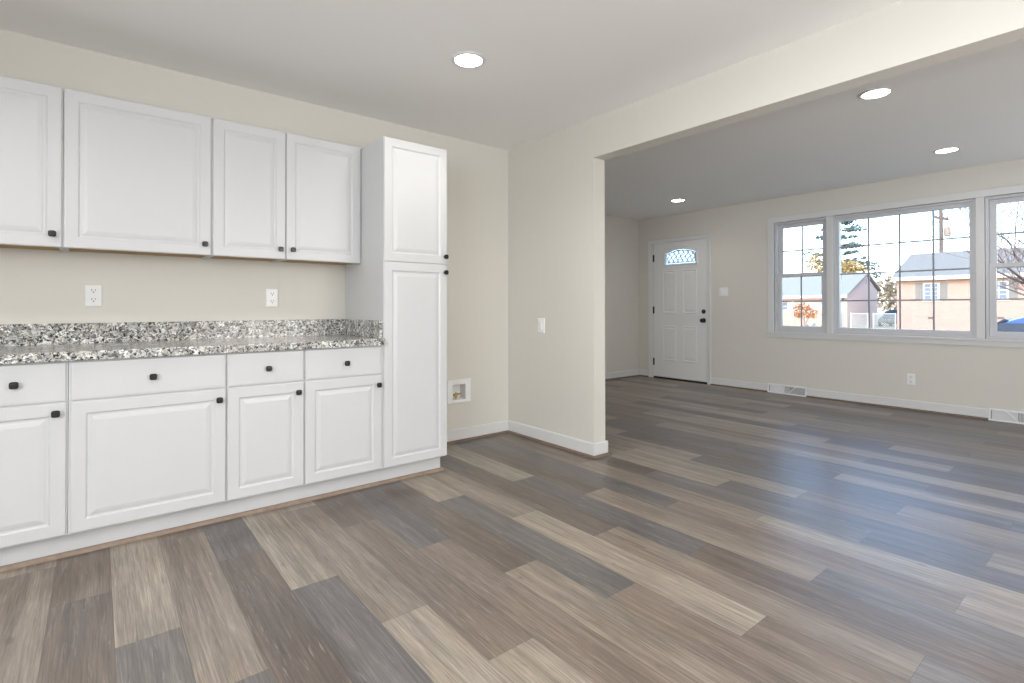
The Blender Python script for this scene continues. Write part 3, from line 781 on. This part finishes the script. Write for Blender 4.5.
house_window(t, off, hx, 2.55, 3.50, 1.52, 2.78, 2, 4)
house_window(t, off, hx, -3.2, -1.4, 1.52, 2.78, 3, 4)
for yy, zz in ((6.6, .26), (3.0, .32)):
    bm = bmesh.new(); frame(bm, yy - .2, yy + .2, zz - .07, zz + .07, .02, .001, .03, lambda a, b, d: (hx - d, a, b))
    for k in range(4): bx(bm, hx - .02, hx - .002, yy - .18, yy + .18, zz - .045 + k * .025, zz - .03 + k * .025)
    obj('foundation_vent', bm, M_came, t).location = -off
# white house with a pink gable
t = empty('white_house', (49.8, 18, GZ), 'white house with a pale roof and pinkish gable end across the street', 'house'); off = Vector(t.location)
wy0, wy1, wx = 12.4, 27.0, 45.3
bm = bmesh.new(); bx(bm, wx, 52.8, wy0 + .15, wy1, .55, 1.98); obj('siding', bm, M_white, t).location = -off
bm = bmesh.new(); bx(bm, wx - .02, 52.8, wy0 + .15, wy1, GZ + .001, .549); obj('brick_skirt', bm, brick_mat('peach_brick', (.48, .34, .25), (.45, .31, .23), (.48, .4, .33)), t).location = -off
bm = bmesh.new(); bx(bm, wx, 52.8, wy0, wy0 + .149, GZ + .001, 1.98); prism(bm, [(wx, 1.9805), (52.8, 1.9805), (52.8, 2.45), (49.8, 3.84)], lambda a, b, d: (a, d, b), wy0, wy0 + .149)
bmesh.ops.remove_doubles(bm, verts=bm.verts, dist=1e-4)
obj('gable_wall', bm, M_pbrick, t).location = -off
obj('roof', gable_roof(44.75, 49.8, 53.2, wy0 - .2, wy1 + .2, 1.92, 3.92, 2.46), M_shingle2, t).location = -off
bm = bmesh.new(); bx(bm, 44.70, 44.76, wy0 - .2, wy1, 1.80, 2.03); obj('fascia', bm, M_white, t).location = -off
bm = bmesh.new(); bx(bm, 44.77, 45.27, wy0 + .2, wy1, 1.62, 1.80); obj('eave_strip', bm, mat('brown_eave_strip', (.30, .17, .12), .8, .2), t).location = -off  # brown strip below the eave edge
for yy in (12.75, 13.55, 16.5):
    bm = bmesh.new(); bx(bm, 44.85, 44.97, yy - .06, yy + .06, GZ, 1.62); obj('porch_post', bm, M_white if yy > 14 else mat('brown_post', (.5, .32, .25), .8, .2), t).location = -off
house_window(t, off, wx, 17.0, 17.6, .7, 1.5, 1, 2, False)
# gable vent
bm = bmesh.new(); bx(bm, 49.6, 50.0, wy0 - .03, wy0 - .001, 3.05, 3.5); obj('gable_vent', bm, mat('mauve_vent', (.42, .36, .36), .8, .2), t).location = -off

# utility pole
M_pole = mat('weathered_pole_wood', (.13, .10, .085), .9, .2, bump=(4, 0, .2))
t = empty('utility_pole', (60, 9.29, GZ), 'wooden utility pole rising behind the brick house', 'utility pole'); off = Vector(t.location)
bm = bmesh.new(); tube(bm, [(60, 9.29, GZ), (60, 9.29, 11.6)], [.20, .15], 10); obj('pole', bm, M_pole, t).location = -off
for z, w, dx in ((9.5, .62, .12), (10.55, .55, -.1)):
    bm = bmesh.new(); vs = bx(bm, 59.78, 59.90, 9.29 - w, 9.29 + w, z - .14, z + .14)
    for v in vs: v.co.z += -(v.co.y - 9.29) * -.35
    for q in (-.8, .8): tube(bm, [(59.85, 9.29 + q * w, z + .08 + q * w * .35), (59.85, 9.29 + q * w, z + .32 + q * w * .35)], .05, 8)
    obj('crossarm', bm, M_pole, t).location = -off
bm = bmesh.new(); lathe(bm, [(.20, 0), (.27, .06), (.27, .80), (.22, .88), (.06, .90)], (59.9, 8.80, 7.72), 'Z', 20); tube(bm, [(60, 9.2, 8.2), (59.95, 9.0, 8.2)], .05, 8)
obj('transformer', bm, mat('tan_transformer', (.30, .24, .19), .6, .3), t).location = -off

# trees
def branch_tree(name, base, height, spread, seed, M_, label, lean=(0, 0), levels=4, r0=.12, group=None, n0=5, up_bias=.5, fork=.18):
    rnd = random.Random(seed); bm = bmesh.new(); base = Vector(base)
    def grow(p, d, ln, r, lv):
        n = 5; pts = [p.copy()]; rs = [r]
        for i in range(n):
            d = (d + Vector((rnd.uniform(-1, 1), rnd.uniform(-1, 1), rnd.uniform(-.6, .8))) * .17 + Vector((0, 0, .04))).normalized()
            p = p + d * ln / n; pts.append(p.copy()); rs.append(max(r * (1 - .55 * (i + 1) / n), .004))
        tube(bm, pts, rs, 6 if lv < 2 else 4, True)
        if lv >= levels: return
        k = n0 if lv == 0 else rnd.choice((3, 4))
        for j in range(k):
            i = rnd.randint(2, n) if lv else rnd.randint(2, n)
            ax = Vector((rnd.uniform(-1, 1), rnd.uniform(-1, 1), rnd.uniform(-.2, .9))).normalized()
            nd = (d * up_bias + ax * spread).normalized()
            grow(pts[i], nd, ln * rnd.uniform(.55, .8), rs[i] * .62, lv + 1)
    d0 = Vector((lean[0], lean[1], 1)).normalized()
    grow(Vector((0, 0, 0)), d0, height * .38, r0, 0)
    o = obj(name, bm, M_); o.location = base
    return tag(o, label, 'tree', group)
M_bark = mat('grey_brown_bark', (.24, .18, .16), .9, .2, bump=(12, 0, .2))
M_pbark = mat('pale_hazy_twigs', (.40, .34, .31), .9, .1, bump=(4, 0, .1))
branch_tree('bare_tree', (12.0, -3.1, GZ), 8.5, .85, 21, M_bark, 'bare tree with bent branches outside the right-hand window', (-.05, .25), 5, .12, n0=7)
branch_tree('bare_tree', (67, 4.5, GZ), 11.5, .8, 5, M_pbark, 'pale bare tree behind the brick house roof, nearer the right', levels=4, r0=.2, group='bare trees behind the houses')
branch_tree('bare_tree', (78, 15.0, GZ), 12.5, .8, 8, M_pbark, 'pale bare tree behind the left end of the brick house', levels=4, r0=.2, group='bare trees behind the houses')

def leaf_cloud(bm, center, rad, n, size, rnd, flat=1.0):
    for _ in range(n):
        while True:
            v = Vector((rnd.uniform(-1, 1), rnd.uniform(-1, 1), rnd.uniform(-1, 1)))
            if v.length <= 1: break
        p = Vector(center) + Vector((v.x * rad[0], v.y * rad[1], v.z * rad[2]))
        a = Vector((rnd.uniform(-1, 1), rnd.uniform(-1, 1), rnd.uniform(-1, 1) * flat)).normalized(); b = a.orthogonal().normalized()
        b.rotate(Matrix.Rotation(rnd.uniform(0, 6.28), 3, a)); c = a.cross(b); s = size * rnd.uniform(.6, 1.3)
        vs = [bm.verts.new(p + b * s), bm.verts.new(p + c * s * .55), bm.verts.new(p - b * s), bm.verts.new(p - c * s * .55)]
        bm.faces.new(vs)
def leafy(name, base, label, cat, trunk, clouds, M_leaf, size, seed, group=None):
    rnd = random.Random(seed); t = empty(name, base, label, cat, group)
    bm = bmesh.new()
    for pts, r in trunk: tube(bm, pts, r, 7)
    obj('trunk', bm, M_bark, t)
    bm = bmesh.new()
    for c, rad, n in clouds: leaf_cloud(bm, c, rad, n, size, rnd)
    obj('foliage', bm, M_leaf, t); return t
M_needle = mat('dark_blue_green_needles', (.13, .18, .18), .8, .2, bump=(3, 0, .3))
M_gold = mat('golden_leaves', (.36, .25, .10), .8, .2, bump=(3, 0, .4))
M_tan = mat('tan_winter_foliage', (.42, .33, .245), .9, .1, bump=(1.5, 0, .25))
M_orange = mat('orange_bush_leaves', (.46, .20, .09), .8, .2, bump=(6, 0, .35))
M_grey = mat('grey_shrub_twigs', (.38, .38, .36), .9, .1, bump=(6, 0, .3))
# conifer: tiers of drooping boughs
rnd = random.Random(3); tr = [([(0, 0, 0), (0, 0, 15)], [.35, .06])]; cl = []
z = 4.2
while z < 15:
    rr = 4.6 * (1 - (z - 3) / 13.5) + .5
    for k in range(7):
        a = rnd.uniform(0, 2 * PI); r_ = rr * rnd.uniform(.65, 1.05)
        tipp = (math.cos(a) * r_, math.sin(a) * r_, z + rnd.uniform(-.2, .5))
        tr.append(([(0, 0, z), (tipp[0] * .55, tipp[1] * .55, z - .05), tipp], [.07, .05, .02]))
        for f in (.4, .65, .9):
            cl.append(((tipp[0] * f, tipp[1] * f, z + (tipp[2] - z) * f), (.55, .55, .20), 17))
    z += rnd.uniform(.85, 1.25)
leafy('conifer', (66, 20.0, GZ), 'tall dark conifer with spreading boughs behind the white house', 'tree', tr, cl, M_needle, .20, 4)
leafy('golden_tree', (57.5, 17.6, GZ), 'golden-leaved tree behind the white house roof', 'tree', [([(0, 0, 0), (0, 0, 5)], [.25, .1]), ([(0, 0, 3), (0, 1.5, 6)], [.1, .04]), ([(0, 0, 3), (0, -1.6, 5.8)], [.1, .04])],
      [((0, 0, 5.6), (1.6, 2.2, 1.2), 500), ((0, 1.4, 6.4), (1.2, 1.3, 1.0), 260), ((0, -1.7, 5.4), (1.2, 1.4, .9), 300)], M_gold, .17, 5)
leafy('tan_tree', (66, 14.2, GZ), 'hazy tan tree between the white house and the brick house', 'tree', [([(0, 0, 0), (0, 0, 3.5)], [.25, .1])],
      [((0, 0, 3.0), (2.0, 2.6, 2.2), 900), ((0, -2.2, 2.8), (1.8, 1.8, 1.9), 500)], M_tan, .28, 6)
leafy('orange_bush', (34, 11.15, GZ), 'round orange-leaved bush before the white house', 'bush', [([(0, 0, 0), (0, .05, .9)], [.06, .04]), ([(0, 0, .4), (.1, -.3, 1.2)], [.04, .02])],
      [((0, 0.15, 1.40), (.5, .62, .55), 420), ((0, -.5, 1.25), (.3, .35, .38), 120)], M_orange, .085, 7)
for i, (y, h) in enumerate(((10.75, .55), (10.27, .62), (9.79, .5))):
    leafy('grey_shrub', (33.2, y, GZ), ('low grey shrub beside the orange bush', 'low grey shrub, middle one right of the orange bush', 'low grey shrub farthest right of the orange bush')[i], 'bush', [([(0, 0, 0), (0, .02, h * .8)], [.03, .01])],
          [((0, 0, h * .65), (.2, .18, h * .42), 110)], M_grey, .06, 30 + i, 'low grey shrubs')

# fence between the two houses
M_fence = mat('galvanised_fence', (.62, .62, .60), .5, .4, .2)
t = empty('chain_link_fence', (40, 9.0, GZ), 'pale chain-link fence between the two houses', 'fence'); off = Vector(t.location)
ys = [7.7, 9.0, 9.35, 10.4]
for y in ys:
    bm = bmesh.new(); tube(bm, [(40, y, GZ), (40, y, .62)], .035, 8); obj('fence_post', bm, M_fence, t).location = -off
bm = bmesh.new()
for a, b in ((7.7, 9.0), (9.35, 10.4)):
    for zz, rr in ((.58, .025), (-.5, .02)):
        bm = bmesh.new(); tube(bm, [(40, a + .036, zz), (40, b - .036, zz)], rr, 6); obj('fence_rail', bm, M_fence, t).location = -off
bm = bmesh.new()
for a, b in ((7.74, 8.96), (9.39, 10.36)):
    y = a - 1.05
    while y < b:
        for s_ in (1, -1):
            p, q = (y if s_ == 1 else y + 1.05, -.48), (y + 1.05 if s_ == 1 else y, .56)
            (ya, za), (yb, zb_) = sorted([p, q])
            # clip to the bay
            def at(yy): return za + (zb_ - za) * (yy - ya) / (yb - ya)
            c0, c1 = max(ya, a), min(yb, b)
            if c1 - c0 > .02: tube(bm, [(40 + s_ * .006, c0, at(c0)), (40 + s_ * .006, c1, at(c1))], .008, 4)
        y += .15
obj('chain_mesh', bm, M_fence, t).location = -off

# cars
def car(name, loc, rotz, paint, label, group=None):
    t = empty(name, loc, label, 'car', group); t.rotation_euler = (0, 0, rotz)
    # stations along x (front = +x): (x, lower z, belt z, half width)
    bm = bmesh.new()
    st = [(-2.15, .45, .80, .62), (-2.10, .32, .90, .74), (-1.7, .24, .95, .84), (-.6, .20, .93, .88), (.7, .20, .91, .88), (1.5, .24, .84, .85), (1.98, .32, .72, .76), (2.12, .42, .60, .62)]
    lp = []
    for x, z0, z1, w in st:
        lp.append([bm.verts.new((x, yy * w, zz)) for yy, zz in ((-.86, z0), (-1, z0 + (z1 - z0) * .35), (-.99, z0 + (z1 - z0) * .75), (-.88, z1), (-.45, z1 + .03), (.45, z1 + .03), (.88, z1), (.99, z0 + (z1 - z0) * .75), (1, z0 + (z1 - z0) * .35), (.86, z0))])
    for p, q in zip(lp, lp[1:]):
        for k in range(10): bm.faces.new((p[k], p[(k + 1) % 10], q[(k + 1) % 10], q[k]))
    bm.faces.new(lp[0][::-1]); bm.faces.new(lp[-1])
    b = obj('body', bm, paint, t, smooth=True); s_ = b.modifiers.new('s', 'SUBSURF'); s_.levels = 2; s_.render_levels = 2
    def cabin(scale, z_off, zcut):
        bmc = bmesh.new(); L_ = []
        for x, zt, w in ((-1.75, .93, .72), (-1.25, 1.30, .63), (-.75, 1.45, .60), (-.1, 1.48, .60), (.35, 1.42, .60), (.75, 1.20, .66), (1.15, .90, .74)):
            wl = .80
            L_.append([bmc.verts.new((x, yy, zz)) for yy, zz in ((-wl * scale, .86), (-w * scale - .02, .86 + (zt - .86) * .8), (-w * .82 * scale, zt * scale + z_off), (w * .82 * scale, zt * scale + z_off), (w * scale + .02, .86 + (zt - .86) * .8), (wl * scale, .86))])
        for p, q in zip(L_, L_[1:]):
            for k in range(6): bmc.faces.new((p[k], p[(k + 1) % 6], q[(k + 1) % 6], q[k]))
        bmc.faces.new(L_[0][::-1]); bmc.faces.new(L_[-1]); return bmc, L_
    bmc, L_ = cabin(1, 0, 0)
    r = obj('roof_and_pillars', bmc, paint, t, smooth=True); s_ = r.modifiers.new('s', 'SUBSURF'); s_.levels = 2; s_.render_levels = 2
    # glass: windscreen, rear window, side windows standing just proud of the cabin
    def quad(n, pts):
        bmq = bmesh.new(); pts = [Vector(p) for p in pts]; nrm = (pts[1] - pts[0]).cross(pts[3] - pts[0]).normalized()
        a = [bmq.verts.new(p + nrm * .012) for p in pts]; c = [bmq.verts.new(p - nrm * .02) for p in pts]
        bmq.faces.new(a); bmq.faces.new(c[::-1])
        for i in range(4): bmq.faces.new((a[i], c[i], c[(i + 1) % 4], a[(i + 1) % 4]))
        obj(n, bmq, M_cglass, t)
    quad('windscreen', [(1.08, -.52, .96), (1.08, .52, .96), (.44, .46, 1.37), (.44, -.46, 1.37)])
    quad('rear_window', [(-1.70, .50, .97), (-1.70, -.50, .97), (-1.16, -.44, 1.33), (-1.16, .44, 1.33)])
    for s_ in (-1, 1):
        for xa, xb in ((-1.15, -.35), (-.28, .62)):
            p = [(xa, s_ * .80, .95), (xb + .15 * (xb > 0), s_ * .80, .95), (xb - .15 * (xb > 0), s_ * .655, 1.31), (xa + .12 * (xa < -1), s_ * .655, 1.31)]
            quad('side_window', p if s_ < 0 else p[::-1])
    for x in (-1.35, 1.35):
        for s_ in (-1, 1):
            bmw = bmesh.new(); lathe(bmw, [(.20, -.10), (.30, -.10), (.32, -.06), (.32, .06), (.30, .10), (.20, .10)], (x, s_ * .78, .32), 'Y', 24)
            w_ = obj('wheel', bmw, M_tyre, t)
            bmw = bmesh.new(); lathe(bmw, [(.19, -.112), (.19, .112)], (x, s_ * .78, .32), 'Y', 20); obj('hubcap', bmw, M_fence, w_)
    return t
M_cglass = mat('car_glass', (.04, .05, .065), .15, .35)
M_tyre = mat('tyre_rubber', (.02, .02, .02), .85, .2)
car('parked_car', (9.2, -2.42, GZ), PI / 2, mat('blue_car_paint', (.075, .14, .32), .18, .6), 'blue car parked just outside the right-hand window').scale = (1, 1, 1.075)
car('parked_car', (49.5, 10.1, GZ), PI, mat('dark_car_paint', (.07, .08, .085), .55, .25), 'dark car parked beyond the chain-link fence')
